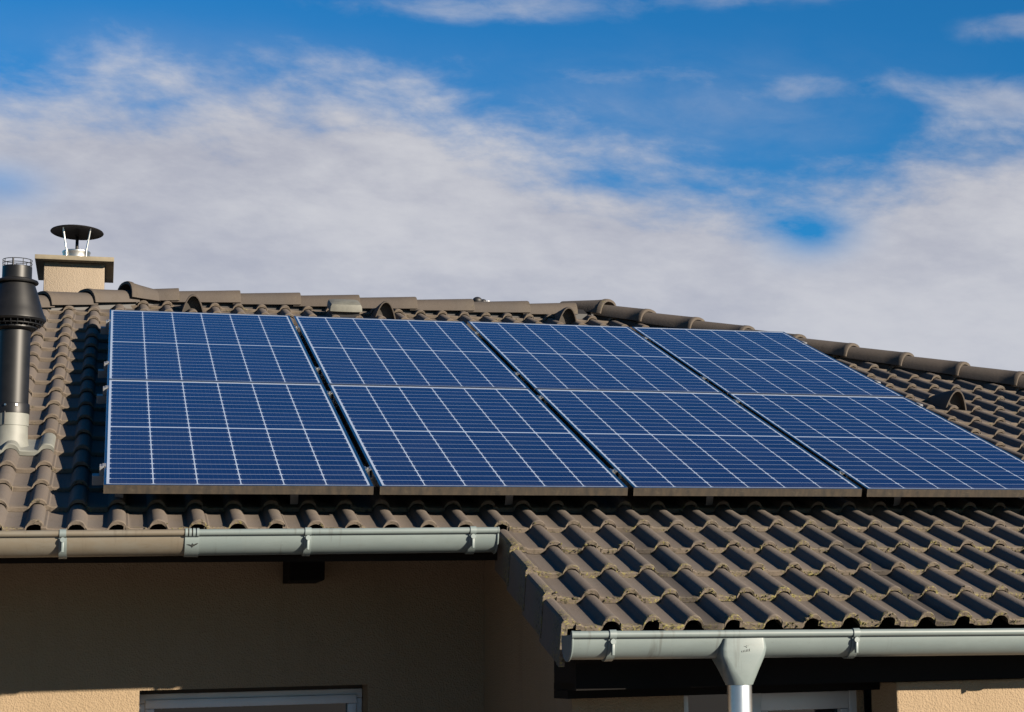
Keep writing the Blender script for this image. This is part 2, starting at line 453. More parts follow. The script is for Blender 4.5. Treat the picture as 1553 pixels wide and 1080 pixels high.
def hipR(u, dz=0.0): return Vector((u, HIPS - u, roofz(HIPS - u, 0.150) + dz))
def hipL(u, dz=0.0):
    y = RIDGE_Y - LD * (LX - u); return Vector((u, y, roofz(y, 0.150) + dz))
u = 3.30; k = 0
ridge_tile('hip_tile', hipR(3.12, 0.030) + Vector((-0.06, 0, -0.005)), hipR(3.34, 0.028), 0.60, 1.16, W=0.24, H=0.098)
while u < 9.6:
    ridge_tile('hip_tile', hipR(u - 0.03, 0.016), hipR(u + 0.272, 0.026), 0.88, 1.02)
    u += 0.272
u = 0.10
ridge_tile('hip_tile', hipL(LX, 0.012) + Vector((0.13, 0.02, -0.01)), hipL(0.085, 0.036), 0.62, 1.10, W=0.24, H=0.105)
for q in (0.10, -0.155, -0.41, -0.665, -0.92, -1.175, -1.43, -1.685, -1.94, -2.2):
    ridge_tile('hip_tile', hipL(q + 0.03, 0.006), hipL(q - 0.25, 0.020), 0.90, 1.04)

# added black strip closing the gap under ridge and hips, standing in for shade
def shade_strip(A, B, w=0.075, up=0.062, dn=0.06):
    bm = bmesh.new(); A, B = Vector(A), Vector(B); t = (B - A).normalized()
    side = t.cross(Vector((0, 0, 1))).normalized(); n_ = side.cross(t)
    secs = [[P + side * (sx * w) + n_ * h for sx, h in ((-1.0, -dn - 0.03), (-0.95, up * 0.25), (-0.5, up * 0.85), (0, up), (0.5, up * 0.85), (0.95, up * 0.25), (1.0, -dn - 0.03))] for P in (A, B)]
    loft(bm, secs, close=True, cap=True)
    obj('ridge_shade_strip', bm, CAPBLK, roof)
shade_strip((LX, RIDGE_Y, ZA), (RX, RIDGE_Y, ZA)); shade_strip(hipR(RX), hipR(9.6)); shade_strip(hipL(LX), hipL(-2.4))

# ---- verge tiles of the lower roof
for k in range(-4, 0):
    v0 = MAIN_V0 + GAUGE * k
    bm = bmesh.new(); lay = bm.verts.layers.float_color.new('tile')
    t = 0.020
    # section in (u, h) : top strip with a half roll at its left, flange hanging down the side
    secu = [(EXT_U + 0.048, 0.002), (EXT_U + 0.046, -0.008), (EXT_U + 0.036, -0.020), (EXT_U + 0.020, -0.025), (EXT_U + 0.004, -0.020), (EXT_U - 0.004, -0.008),
            (EXT_U - 0.004, 0.150), (EXT_U + 0.012, 0.150), (EXT_U + 0.013, 0.012), (EXT_U + 0.030, 0.010)]
    L = GAUGE + 0.03 if k < -1 else GAUGE - 0.02
    secs = []
    for vv, g in ((0.0, 0.93), (0.005, 1.0), (0.035, 1.0), (0.045, 0.90), (L * 0.6, 0.88), (L, 0.86)):
        tl = vv / GAUGE * 0.0215
        ex = 0.004 if vv < 0.04 else 0
        secs.append([UV(uu - (ex if uu < EXT_U + 0.005 else -ex * 0.3), v0 + vv - 0.006, HN + tl + (hh * g if hh < 0 else hh)) for uu, hh in secu])
    loft(bm, secs, close=True, cap=True)
    tn = random.random()
    for v in bm.verts:
        q = v.co.dot(EV) - v0
        v[lay] = (1.0 if q < 0.04 else 0.1, tn, 0.9, 1)
    obj('verge_tile', bm, TILE, roof, smooth=35)

# ---- moss cushions along the noses of the lower rows
bm = bmesh.new()
def blob(P, r):
    M = Matrix.Translation(P) @ Matrix.Rotation(random.random() * 6.3, 4, NV) @ Matrix.Diagonal((r * random.uniform(.8, 1.5), r * random.uniform(.6, 1), r * random.uniform(.5, .8), 1))
    g = bmesh.ops.create_icosphere(bm, subdivisions=1, radius=1.0, matrix=M)
    for v in g['verts']: v.co += Vector([random.uniform(-1, 1) * r * 0.22 for _ in range(3)])
for k in range(-4, 1):
    v0 = MAIN_V0 + GAUGE * k
    ua, ub = (EXT_U + 0.03, 5.6) if k < 0 else (-0.6, 5.6)
    for _ in range(int((ub - ua) * (60 if k < 0 else 26))):
        u = random.uniform(ua, ub)
        if math.sin(u * 9.1 + k * 2.3) + math.sin(u * 23.0 + k) * 0.8 < random.uniform(-0.6, 1.3): continue
        x = ((u - U0) % SP); x = min(x, SP - x)
        z = 0.0318 * math.sqrt(max(0, 1 - (x / 0.040) ** 2)) if x < 0.038 else 0.0
        sg = (k / 4) * (0.012 + 0.010 * (u - 1.6)) if k < 0 else 0.0
        blob(UV(u, v0 + sg + random.uniform(-0.006, 0.004), HN - z + random.uniform(-0.001, 0.016)), random.uniform(0.0022, 0.0058))
o = obj('moss', bm, MOSS, roof, smooth=60); o['kind'] = 'stuff'

# ---- eaves timber
bm = bmesh.new()
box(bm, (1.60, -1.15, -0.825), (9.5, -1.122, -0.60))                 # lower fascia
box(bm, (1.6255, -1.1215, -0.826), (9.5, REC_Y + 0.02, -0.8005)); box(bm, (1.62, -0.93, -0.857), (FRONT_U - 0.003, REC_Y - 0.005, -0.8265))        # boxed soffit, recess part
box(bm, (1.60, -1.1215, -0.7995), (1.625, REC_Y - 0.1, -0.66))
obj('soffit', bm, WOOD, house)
bm = bmesh.new()
box(bm, (0.775, 0.72, -0.345), (0.925, WALL_Y - 0.001, -0.10), bev=0.004)
obj('purlin_end', bm, WOOD, house)

# ---- walls
WT = 0.26
bm = bmesh.new()                                                     # main wall with a window opening
wx0, wx1, wz0, wz1 = 0.172, 1.158, -2.05, -0.802
ztop = roofz(WALL_Y, DH) - 0.075
y0, y1 = WALL_Y, WALL_Y + WT
box(bm, (-5.6, y0, GROUND_Z - 0.2), (wx0, y1, ztop)); box(bm, (wx1, y0, GROUND_Z - 0.2), (SIDE_U + 0.0, y1, ztop))
box(bm, (wx0, y0, wz1), (wx1, y1, ztop)); box(bm, (wx0, y0, GROUND_Z - 0.2), (wx1, y1, wz0))
bmesh.ops.remove_doubles(bm, verts=bm.verts, dist=1e-5)
dead = [f for f in bm.faces if abs(f.normal.x) > 0.9 and (abs(f.calc_center_median().x - wx0) < 1e-4 or abs(f.calc_center_median().x - wx1) < 1e-4) and not (wz0 < f.calc_center_median().z < wz1)]
obj('wall', bm, STUCCO, house)
bm = bmesh.new()                                                     # side wall of the lower wing
ys = [REC_Y, y0 - 0.002]
pts = [Vector((SIDE_U, REC_Y, GROUND_Z - 0.2)), Vector((SIDE_U, y0 - 0.002, GROUND_Z - 0.2)), Vector((SIDE_U, y0 - 0.002, roofz(y0, DH) - 0.06)), Vector((SIDE_U, REC_Y, roofz(REC_Y, DH) - 0.06))]
prism(bm, pts, (WT, 0, 0))
obj('wall', bm, STUCCO, house)
bm = bmesh.new()                                                     # recessed front wall with a wide glazed opening
gx0, gx1, gz0 = 2.128, 2.868, GROUND_Z + 0.1
zt = -0.858
yb = REC_Y + 0.24
box(bm, (SIDE_U + WT + 0.001, REC_Y + 0.001, GROUND_Z - 0.2), (gx0, yb, zt))
box(bm, (SIDE_U, REC_Y - 0.004, GROUND_Z - 0.2), (SIDE_U + WT + 0.003, REC_Y - 0.001, zt))
box(bm, (gx1, REC_Y + 0.001, GROUND_Z - 0.2), (FRONT_U - 0.001, yb, zt))
obj('wall', bm, STUCCO, house)
bm = bmesh.new()                                                     # sunlit front wall on the right
box(bm, (FRONT_U, FRONT_Y, GROUND_Z - 0.2), (9.4, FRONT_Y + WT, -0.8275), bev=0.006)
obj('wall', bm, STUCCO, house)
bm = bmesh.new()                                                     # back and end walls
box(bm, (-5.6, BY - 0.9, GROUND_Z - 0.2), (9.4, BY - 0.64, roofz(EY, 0.3) + 0.1))
box(bm, (-5.6, y1 + 0.002, GROUND_Z - 0.2), (-5.34, BY - 0.902, roofz(EY, 0.3) + 0.05))
box(bm, (9.14, FRONT_Y + WT + 0.002, GROUND_Z - 0.2), (9.4, BY - 0.902, -0.62))
obj('wall', bm, STUCCO, house)

# ---- windows of the house
def window(x0, x1, z0, z1, y, fw, depth=0.07, sash=True, label=None):
    bm = bmesh.new()
    def rect(a, b, c, d, w, yf, yk, bev=0.004):
        box(bm, (a, yf, d - w), (b, yk, d), bev=bev); box(bm, (a, yf, c), (b, yk, c + w), bev=bev)
        box(bm, (a, yf, c + w + 0.0005), (a + w, yk, d - w - 0.0005), bev=bev); box(bm, (b - w, yf, c + w + 0.0005), (b, yk, d - w - 0.0005), bev=bev)
    rect(x0, x1, z0, z1, fw, y, y + depth)
    if sash:
        g = fw * 0.62
        rect(x0 + g, x1 - g, z0 + g, z1 - g, fw * 0.95, y - 0.014, y + depth - 0.01)
        i = fw * 1.57
    else: i = fw
    f = obj('window', bm, WFRAME, house, smooth=30)
    if label: f['label'] = label
    bm = bmesh.new(); box(bm, (x0 + i - 0.01, y + 0.03, z0 + i - 0.01), (x1 - i + 0.01, y + 0.036, z1 - i + 0.01))
    obj('pane', bm, PANE, f)
    return f
w1 = window(wx0 + 0.002, wx1 - 0.002, wz0 + 0.03, wz1 - 0.018, WALL_Y + 0.185, 0.042)
bm = bmesh.new(); box(bm, (wx0 + 0.002, WALL_Y + 0.19, wz1 - 0.0175), (wx1 - 0.002, WALL_Y + 0.25, wz1 - 0.001)); obj('head_slot', bm, REVEAL, w1)  # dark strip filling the gap between lintel and window frame
bm = bmesh.new(); box(bm, (wx0 - 0.03, WALL_Y - 0.035, wz0 - 0.03), (wx1 + 0.03, WALL_Y + 0.18, wz0 + 0.0), bev=0.004)
obj('window_sill', bm, CONC, w1)
# glazed opening in the recess: pale post, dark glass, pale frame with a deep head rail on the right
bm = bmesh.new()
gy = REC_Y + 0.02
box(bm, (gx0, gy, gz0), (gx0 + 0.024, gy + 0.07, zt - 0.003), bev=0.003)
box(bm, (2.40, gy, gz0), (2.446, gy + 0.07, zt - 0.003), bev=0.003)
box(bm, (gx1 - 0.055, gy, gz0), (gx1 - 0.016, gy + 0.07, zt - 0.003), bev=0.003)
box(bm, (gx1 - 0.0155, gy + 0.012, gz0), (gx1, gy + 0.07, zt - 0.003), bev=0.003)
box(bm, (2.4465, gy + 0.006, -0.93), (gx1 - 0.0555, gy + 0.07, zt - 0.004), bev=0.003)
box(bm, (2.4465, gy + 0.004, gz0), (2.475, gy + 0.07, -0.9305), bev=0.003); box(bm, (gx1 - 0.09, gy + 0.004, gz0), (gx1 - 0.0555, gy + 0.07, -0.9305), bev=0.003)
w2 = obj('window', bm, WFRAME, house, smooth=30)
bm = bmesh.new()
box(bm, (gx0 + 0.0245, gy + 0.05, gz0), (2.3995, gy + 0.056, zt - 0.003)); box(bm, (2.4755, gy + 0.04, gz0), (gx1 - 0.0905, gy + 0.046, -0.931))
obj('pane', bm, PANE, w2)

# ================================================================== SOLAR PANELS
PW, PL, GU, GV, PT = 1.04, 2.09, 0.0254, 0.009, 0.036
def panel_meshes():
    # frame: four mitred hollow bars with a lip
    bm = bmesh.new()
    lip = 0.0105
    def ring(ins, z): return [bm.verts.new(RM @ Vector(p)) for p in ((ins, ins, z), (PW - ins, ins, z), (PW - ins, PL - ins, z), (ins, PL - ins, z))]
    prof = [(0.012, -PT), (0.0, -PT), (0.0, -0.0012), (0.0012, 0.0), (lip, 0.0), (lip, -0.006)]
    rs = [ring(i, z) for i, z in prof]
    for k in range(len(rs) - 1):
        for i in range(4):
            f = bm.faces.new((rs[k][i], rs[k][(i + 1) % 4], rs[k + 1][(i + 1) % 4], rs[k + 1][i]))
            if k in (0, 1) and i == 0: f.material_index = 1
    fr = bpy.data.meshes.new('frame'); bmesh.ops.recalc_face_normals(bm, faces=bm.faces); bm.to_mesh(fr); bm.free()
    fr.materials.append(FRAME); fr.materials.append(DIRT)
    bm = bmesh.new(); uv = bm.loops.layers.uv.new('UVMap')
    e = 0.0100
    cs = ((e, e), (PW - e, e), (PW - e, PL - e), (e, PL - e))
    t = [bm.verts.new(RM @ Vector((x, y, -0.0018))) for x, y in cs]; lo = [bm.verts.new(RM @ Vector((x, y, -0.006))) for x, y in cs]
    f = bm.faces.new(t)
    for l, c in zip(f.loops, cs): l[uv].uv = c
    f2 = bm.faces.new(lo[::-1]); f2.material_index = 1
    for i in range(4): bm.faces.new((t[i], lo[i], lo[(i + 1) % 4], t[(i + 1) % 4])).material_index = 1
    gl = bpy.data.meshes.new('cell_sheet'); bm.to_mesh(gl); bm.free()
    gl.materials.append(GLASS); gl.materials.append(CAPBLK)
    return fr, gl
FRM, GLM = panel_meshes()
PLAB = {
 (0, 0): 'blue solar panel at the lower left corner of the array, above the left gutter',
 (0, 1): 'second blue solar panel from the left in the lower row, above the gutter end',
 (0, 2): 'third blue solar panel from the left in the lower row, above the tiled lower roof',
 (0, 3): 'rightmost blue solar panel of the lower row, cut off by the picture edge',
 (1, 0): 'blue solar panel at the upper left corner of the array, nearest the chimney',
 (1, 1): 'second blue solar panel from the left in the upper row, below the grey box vent',
 (1, 2): 'third blue solar panel from the left in the upper row, below the right ridge end',
 (1, 3): 'rightmost blue solar panel of the upper row, its top corner against the sky'}
for r in range(2):
    for c in range(4):
        P = UV(c * (PW + GU), r * (PL + GV), 0)
        t = bpy.data.objects.new('solar_panel', None); COL.objects.link(t); t.location = P
        t['label'] = PLAB[(r, c)]; t['category'] = 'solar panel'; t['group'] = 'solar panels on the roof'
        t.rotation_euler = (random.uniform(-.0008, .0008), random.uniform(-.0008, .0008), 0)
        for nm, me in (('frame', FRM), ('cell_sheet', GLM)):
            o = bpy.data.objects.new(nm, me); COL.objects.link(o); o.parent = t
# rails with clamps and hooks
RV = [0.31, 1.89, PL + GV + 0.42, PL + GV + 1.70]
RLAB = ['lowest silver mounting rail under the solar panels, its end above the left gutter', 'second lowest silver mounting rail, just below the joint of the two panel rows',
        'third mounting rail from the eave, just above the joint of the two panel rows', 'topmost silver mounting rail under the upper solar panels']
for v, lb in zip(RV, RLAB):
    P = UV(0, v, PT)
    t = thing('mounting_rail', lb, 'mounting rail', P, 'rails carrying the solar panels')
    bm = bmesh.new()
    M = Matrix.Translation(P) @ RM
    x0, x1 = -0.045, 4 * PW + 3 * GU + 0.045
    box(bm, (x0, -0.02, -0.042), (x1, 0.02, -0.001), M, bev=0.002)
    obj('rail', bm, ALU, t)
    for i in range(5):
        bm = bmesh.new()
        if i in (0, 4):
            s = -1 if i == 0 else 1
            xx = 0.0 if i == 0 else 4 * PW + 3 * GU
            box(bm, (min(xx + s * 0.001, xx + s * 0.018), -0.022, 0.0), (max(xx + s * 0.001, xx + s * 0.018), 0.022, PT + 0.0015), M, bev=0.0015)
            box(bm, (xx - 0.007 if s < 0 else xx - 0.007, -0.022, PT + 0.0018), (xx + 0.007, 0.022, PT + 0.0045), M)
            obj('end_clamp', bm, ALU, t)
        else:
            xx = i * (PW + GU) - GU / 2
            box(bm, (xx - 0.006, -0.022, 0.0), (xx + 0.006, 0.022, PT - 0.004), M)
            box(bm, (xx - 0.0125, -0.024, PT - 0.006), (xx - 0.0065, 0.024, PT + 0.001), M)
            box(bm, (xx + 0.0065, -0.024, PT - 0.006), (xx + 0.0125, 0.024, PT + 0.001), M)
            lathe_pts = [M @ Vector((xx, 0, PT - 0.004)), M @ Vector((xx, 0, PT + 0.002))]
            tube(bm, lathe_pts, 0.0058, 6)
            obj('mid_clamp', bm, STEEL, t)
    for xx in (0.06, 0.75, 1.65, 2.55, 3.45, 4.19):
        bm = bmesh.new()
        x = xx if xx > 0 else -0.028
        box(bm, (x - 0.018, -0.060, -0.050), (x + 0.018, -0.0205, -0.018), M, bev=0.002)
        box(bm, (x - 0.016, -0.068, -0.102), (x + 0.016, -0.060, -0.012), M)
        box(bm, (x - 0.016, -0.060, -0.108), (x + 0.016, 0.10, -0.1025), M)
        tube(bm, [M @ Vector((x, -0.085, -0.034)), M @ Vector((x, -0.062, -0.034))], 0.006, 6)
        obj('roof_hook', bm, ALU, t)

# ================================================================== CHIMNEY
CX0, CX1, CY0, CY1 = -0.432, -0.042, 5.78, 6.40
CZ = 2.055
chim = thing('chimney', 'beige stucco chimney with concrete cap and black rain cowl', 'chimney', ((CX0 + CX1) / 2, (CY0 + CY1) / 2, 1.2))
bm = bmesh.new(); box(bm, (CX0, CY0, 1.0), (CX1, CY1, CZ - 0.001), bev=0.006); obj('shaft', bm, CHSTUC, chim, smooth=30)
bm = bmesh.new(); box(bm, (CX0 - 0.058, CY0 - 0.085, CZ), (CX1 + 0.060, CY1 + 0.06, CZ + 0.031), bev=0.003); obj('chimney_cap', bm, CONC, chim, smooth=30)
kx, ky, kz = -0.232, 6.06, CZ + 0.031
bm = bmesh.new(); lathe(bm, [(0.097, -0.002), (0.097, 0.025), (0.092, 0.030), (0.090, 0.086), (0.094, 0.092), (0.094, 0.102), (0.088, 0.106), (0.084, 0.09), (0.084, 0.0)], (kx, ky, kz), 40)
obj('flue_collar', bm, STEEL, chim, smooth=40)
bm = bmesh.new()
lathe(bm, [(0.173, 0.0), (0.177, 0.003), (0.175, 0.007), (0.10, 0.026), (0.03, 0.036), (0.004, 0.038), (0.004, 0.030), (0.10, 0.019), (0.171, 0.002)], (0, 0, 0), 56, cap=False)
bmesh.ops.transform(bm, matrix=Matrix.Translation((kx, ky, kz + 0.238)) @ Matrix.Rotation(R(-4.5), 4, 'X') @ Matrix.Rotation(R(1.2), 4, 'Y'), verts=bm.verts)
cowl = obj('rain_cowl', bm, CAPBLK, chim, smooth=50)
for a in (-48, 228, 90):
    bm = bmesh.new()
    c, s_ = math.cos(R(a)), math.sin(R(a))
    tube(bm, [(kx + 0.096 * c, ky + 0.096 * s_, kz + 0.02), (kx + 0.098 * c, ky + 0.098 * s_, kz + 0.10), (kx + 0.135 * c, ky + 0.135 * s_, kz + (0.255 if s_ < 0 else 0.236))], 0.0065 if s_ < 0 else 0.011, 8)
    obj('cowl_leg', bm, STEEL if a < 80 or a > 100 else BLACK, cowl, smooth=50)

# ================================================================== FLUE PIPE
FX, FY = -0.398, 1.25
flue = thing('flue_pipe', 'black metal flue pipe with flared vent hood, on a pale grey base tile', 'flue pipe', (FX, FY, roofz(FY, 0.13)))
bm = bmesh.new()
# base tile: same profile as its neighbours, pale grey plastic
lay = bm.verts.layers.float_color.new('tile')
kk = round((1.073 - 0.06 - MAIN_V0) / GAUGE); vb = MAIN_V0 + GAUGE * kk
UB = U0 + 2 * SP * math.floor((FX - U0) / (2 * SP))
secs = []
for dv, dh in ((-0.008, 0.0), (-0.004, -0.004), (0.02, -0.005), (0.15, -0.005), (0.30, -0.005)):
    tl = dv / GAUGE * 0.0215
    secs.append([UV(UB + x, vb + dv, HN + tl - z + dh) for x, z in PROF[:-1]])
sk = [UV(UB + x, vb - 0.006, HN + 0.018 - z) for x, z in PROF[:-1]]
loft(bm, [sk] + secs)
obj('base_tile', bm, GREYP, flue, smooth=40)
bm = bmesh.new()
z0 = roofz(FY, 0.145) - 0.04
lathe(bm, [(0.116, 0.022), (0.098, 0.048), (0.082, 0.064), (0.0735, 0.084), (0.0700, 0.11), (0.0685, 0.455 - z0 - 0.040), (0.0715, 0.456 - z0 - 0.040), (0.0715, 0.478 - z0 - 0.0), (0.0685, 0.482 - z0), (0.0685, 0.47 - z0)], (FX, FY, z0), 48)
bs = obj('flashing_collar', bm, GREYP, flue, smooth=35)
bm = bmesh.new(); tube(bm, [(FX + 0.0735 * math.cos(R(-112)), FY + 0.0735 * math.sin(R(-112)), z) for z in (0.42, 0.476)], 0.003, 6)
obj('collar_seam', bm, CAPBLK, bs)
bm = bmesh.new(); lathe(bm, [(0.066, 0.470), (0.0735, 0.471), (0.0735, 0.512), (0.0715, 0.516), (0.066, 0.516)], (FX, FY, 0), 48); 
slv = obj('sleeve', bm, BLACK, flue, smooth=35)
for a in (-110, -75, -140):
    bm = bmesh.new()
    c, s_ = math.cos(R(a)), math.sin(R(a)); tube(bm, [(FX + 0.072 * c, FY + 0.072 * s_, 0.505), (FX + 0.079 * c, FY + 0.079 * s_, 0.505)], 0.005, 6)
    obj('screw', bm, STEEL, slv)
bm = bmesh.new(); lathe(bm, [(0.067, 0.510), (0.067, 0.875)], (FX, FY, 0), 48); obj('pipe', bm, BLACK, flue, smooth=40)
bm = bmesh.new()
lathe(bm, [(0.066, 0.846), (0.082, 0.850), (0.092, 0.858), (0.092, 0.864), (0.070, 0.868)], (FX, FY, 0), 48)
lathe(bm, [(0.070, 0.868), (0.112, 0.872), (0.113, 0.877), (0.072, 0.880)], (FX, FY, 0), 48)
lathe(bm, [(0.072, 0.880), (0.124, 0.888), (0.131, 0.897), (0.130, 0.903), (0.116, 0.938), (0.109, 0.960), (0.102, 0.985), (0.094, 1.012), (0.079, 1.058), (0.070, 1.062)], (FX, FY, 0), 56)
lathe(bm, [(0.070, 1.059), (0.091, 1.064), (0.0935, 1.070), (0.091, 1.076), (0.066, 1.086)], (FX, FY, 0), 56)
lathe(bm, [(0.0635, 1.082), (0.0635, 1.140), (0.0620, 1.142), (0.058, 1.142), (0.058, 1.10)], (FX, FY, 0), 48)
for z, r in ((0.872, 0.104), (0.884, 0.118)):
    for i in range(26):
        a = 2 * math.pi * i / 26
        tube(bm, [(FX + r * math.cos(a), FY + r * math.sin(a), z - 0.007), (FX + r * math.cos(a), FY + r * math.sin(a), z + 0.006)], 0.0022, 5)
hood = obj('vent_hood', bm, BLACK, flue, smooth=32)
bm = bmesh.new()
for z in (1.156, 1.172):
    tube(bm, [(FX + 0.0625 * math.cos(2 * math.pi * i / 40), FY + 0.0625 * math.sin(2 * math.pi * i / 40), z) for i in range(40)], 0.0017, 6, closed=True)
for i in range(9):
    a = R(-105 + 40 * i); rr = 0.0018 if i else 0.0045
    tube(bm, [(FX + 0.0622 * math.cos(a), FY + 0.0622 * math.sin(a), z) for z in (1.138, 1.172)], rr, 6)
obj('guard_cage', bm, BLACK, hood, smooth=50)

def lower(o):                                       # the whole pipe stands 42 mm lower in its base tile
    for c in o.children:
        if c.name.split('.')[0] != 'base_tile': c.data.transform(Matrix.Translation((0, 0, -0.042)))
        lower(c)
lower(flue)

# ================================================================== ROOF VENTS
def vent_hood(u, v, lb):
    P = UV(u, v, HN + 0.004)
    t = thing('vent_tile', lb, 'roof vent', P, 'arched vent tiles on the roof')
    M = Matrix.Translation(P) @ RM
    bm = bmesh.new(); lay = bm.verts.layers.float_color.new('tile')
    def sec(vv, w, h, th=0.0):
        out = []
        for i in range(15):
            a = math.pi * (1 - i / 14); c, s_ = math.cos(a), math.sin(a)
            out.append(M @ Vector(((w / 2 - th) * c, vv, (h - th) * (1 - abs(c) ** 2.3) - (0.004 if i in (0, 14) else 0))))
        return out
    o1 = loft(bm, [sec(0, 0.140, 0.122), sec(0.014, 0.142, 0.124), sec(0.10, 0.136, 0.100), sec(0.20, 0.128, 0.068), sec(0.30, 0.12, 0.030), sec(0.36, 0.10, 0.004)])
    i1 = loft(bm, [sec(0, 0.140, 0.122, 0.0085), sec(0.055, 0.136, 0.110, 0.009)])
    for i in range(14): bm.faces.new((o1[0][i], o1[0][i + 1], i1[0][i + 1], i1[0][i]))
    for vv in bm.verts: vv[lay] = (0.25, 0.4, 0.1, 1)
    obj('hood', bm, RIDGET, t, smooth=45)
    bm = bmesh.new(); bm.faces.new([bm.verts.new(p) for p in sec(0.05, 0.136, 0.111, 0.0085)])
    obj('grille', bm, GRILLE, t)
VP = [(0.508, 5.02, 'arched vent tile on the roof nearest the chimney, just under the ridge'),
      (1.735, 5.03, 'arched vent tile just right of the pale box vent, under the ridge'),
      (2.978, 5.06, 'arched vent tile under the right end of the ridge'),
      (4.717, 2.43, 'arched vent tile standing on the tiles right of the solar panels, casting a dark shadow')]
for u, v, l in VP: vent_hood(u, v, l)
P = UV(1.465, 5.03, HN)
t = thing('box_vent', 'pale grey plastic box vent on the tiles below the ridge', 'roof vent', P)
M = Matrix.Translation(P) @ RM
bm = bmesh.new()
def vsec(z, w0, w1, d): return [M @ Vector((x * w0 * 0.5, y * d * 0.5, z)) for x, y in ((-1, -1), (-.7, -1.06), (-.3, -1.09), (.3, -1.09), (.7, -1.06), (1, -1), (1.03, -.5), (1.03, .5), (1, 1), (0, 1.05), (-1, 1), (-1.03, .5), (-1.03, -.5))]
loft(bm, [vsec(0.055, 0.190, 0, 0.20), vsec(0.058, 0.206, 0, 0.216), vsec(0.088, 0.200, 0, 0.21), vsec(0.103, 0.186, 0, 0.195), vsec(0.112, 0.13, 0, 0.13), vsec(0.115, 0.05, 0, 0.05)], close=True, cap=True)
obj('hood', bm, VENTG, t, smooth=45)
bm = bmesh.new(); box(bm, (-0.088, -0.09, -0.01), (0.088, 0.09, 0.056), M); obj('vent_body', bm, CAPBLK, t)
t = thing('ridge_fitting', 'small black rounded fitting with a pale tip on the ridge', 'roof fitting', (2.44, RIDGE_Y + 0.10, ZA + 0.04))
bm = bmesh.new()
bmesh.ops.create_uvsphere(bm, u_segments=20, v_segments=12, radius=0.034, matrix=Matrix.Translation((2.425, RIDGE_Y + 0.05, ZA + 0.106)) @ Matrix.Diagonal((1.0, 1, 0.8, 1)))
bmesh.ops.create_uvsphere(bm, u_segments=16, v_segments=10, radius=0.026, matrix=Matrix.Translation((2.466, RIDGE_Y + 0.05, ZA + 0.098)) @ Matrix.Diagonal((1.0, 1, 0.8, 1)))
tube(bm, [(2.43, RIDGE_Y + 0.05, ZA + 0.0), (2.43, RIDGE_Y + 0.05, ZA + 0.10)], 0.012, 10)
obj('body', bm, CAPBLK, t, smooth=60)
bm = bmesh.new(); tube(bm, [(2.488, RIDGE_Y + 0.045, ZA + 0.094), (2.503, RIDGE_Y + 0.03, ZA + 0.094)], [0.016, 0.013], 12); obj('tip', bm, WFRAME, t, smooth=40)

# ================================================================== GUTTERS
def gutter_sweep(bm, x0, x1, z0, z1, yc, r, a_back=8, n=22, thick=0.0025, seglen=0.25):
    """half round trough open at the top; the bead sits on the front edge"""
    m = max(2, int(abs(x1 - x0) / seglen) + 1)
    secs = []
    for k in range(m):
        f = k / (m - 1); x = x0 + (x1 - x0) * f; z = z0 + (z1 - z0) * f
        out = []
        for i in range(n):
            a = R(180 + 0 + (180 - a_back) * i / (n - 1)); out.append(Vector((x, yc + r * math.cos(a), z + r * math.sin(a))))
        for i in range(n - 1, -1, -1):
            a = R(180 + 0 + (180 - a_back) * i / (n - 1)); out.append(Vector((x, yc + (r - thick) * math.cos(a), z + (r - thick) * math.sin(a))))
        secs.append(out)
    loft(bm, secs, close=True, cap=True)
    br = 0.0125
    tube(bm, [(x0 + (x1 - x0) * k / (m - 1), yc - r - 0.005, z0 + (z1 - z0) * k / (m - 1) + 0.010) for k in range(m)], br, 14)
def zlin(x, g): return g['z0'] + (g['z1'] - g['z0']) * (x - g['x0']) / (g['x1'] - g['x0'])
def bracket(g, x, parent, w=0.028):
    z = zlin(x, g); yc, r = g['yc'], g['r']
    bm = bmesh.new()
    ro, ri = r + 0.0065, r + 0.0008
    secs = []
    for xx in (x - w / 2, x + w / 2):
        o = [Vector((xx, yc + ro * math.cos(R(a)), z + ro * math.sin(R(a)))) for a in range(184, 352, 8)]
        i_ = [Vector((xx, yc + ri * math.cos(R(a)), z + ri * math.sin(R(a)))) for a in range(344, 176, -8)]
        secs.append(o + i_)
    loft(bm, secs, close=True, cap=True)
    # clip over the bead, knob
    cy, cz = yc - r - 0.005, z + 0.010
    secs = []
    for xx in (x - w * 0.42, x + w * 0.42):
        o = [Vector((xx, cy + 0.0165 * math.cos(R(a)), cz + 0.0165 * math.sin(R(a)))) for a in range(20, 262, 20)]
        i_ = [Vector((xx, cy + 0.0131 * math.cos(R(a)), cz + 0.0131 * math.sin(R(a)))) for a in range(260, 18, -20)]
        secs.append(o + i_)
    loft(bm, secs, close=True, cap=True)
    tube(bm, [(x, yc - r - 0.004, z - 0.014), (x, yc - r - 0.016, z - 0.014)], 0.0095, 12)
    box(bm, (x - 0.004, yc - r - 0.014, z - 0.060), (x + 0.004, yc - r + 0.004, z - 0.02), bev=0.001)
    return obj('gutter_bracket', bm, BRK, parent, smooth=35)
def end_cap(g, x, s, parent):
    z = zlin(x, g); yc, r = g['yc'], g['r']
    bm = bmesh.new()
    pts = [Vector((x, yc + (r + 0.003) * math.cos(R(a)), z + (r + 0.003) * math.sin(R(a)))) for a in range(180, 361, 9)]
    pts = [Vector((x, yc - r - 0.003, z + 0.010))] + pts + [Vector((x, yc + r + 0.003, z + 0.010))]
    prism(bm, pts, (0.005 * s, 0, 0))
    tube(bm, [p + Vector((0.002 * s, 0, 0)) for p in pts[1:-1]], 0.0042, 8)
    lathe_c = (x, yc - r - 0.005, z + 0.010)
    tube(bm, [lathe_c, (x + 0.006 * s, lathe_c[1], lathe_c[2])], 0.0135, 14)
    return obj('end_cap', bm, GUT, parent, smooth=35)
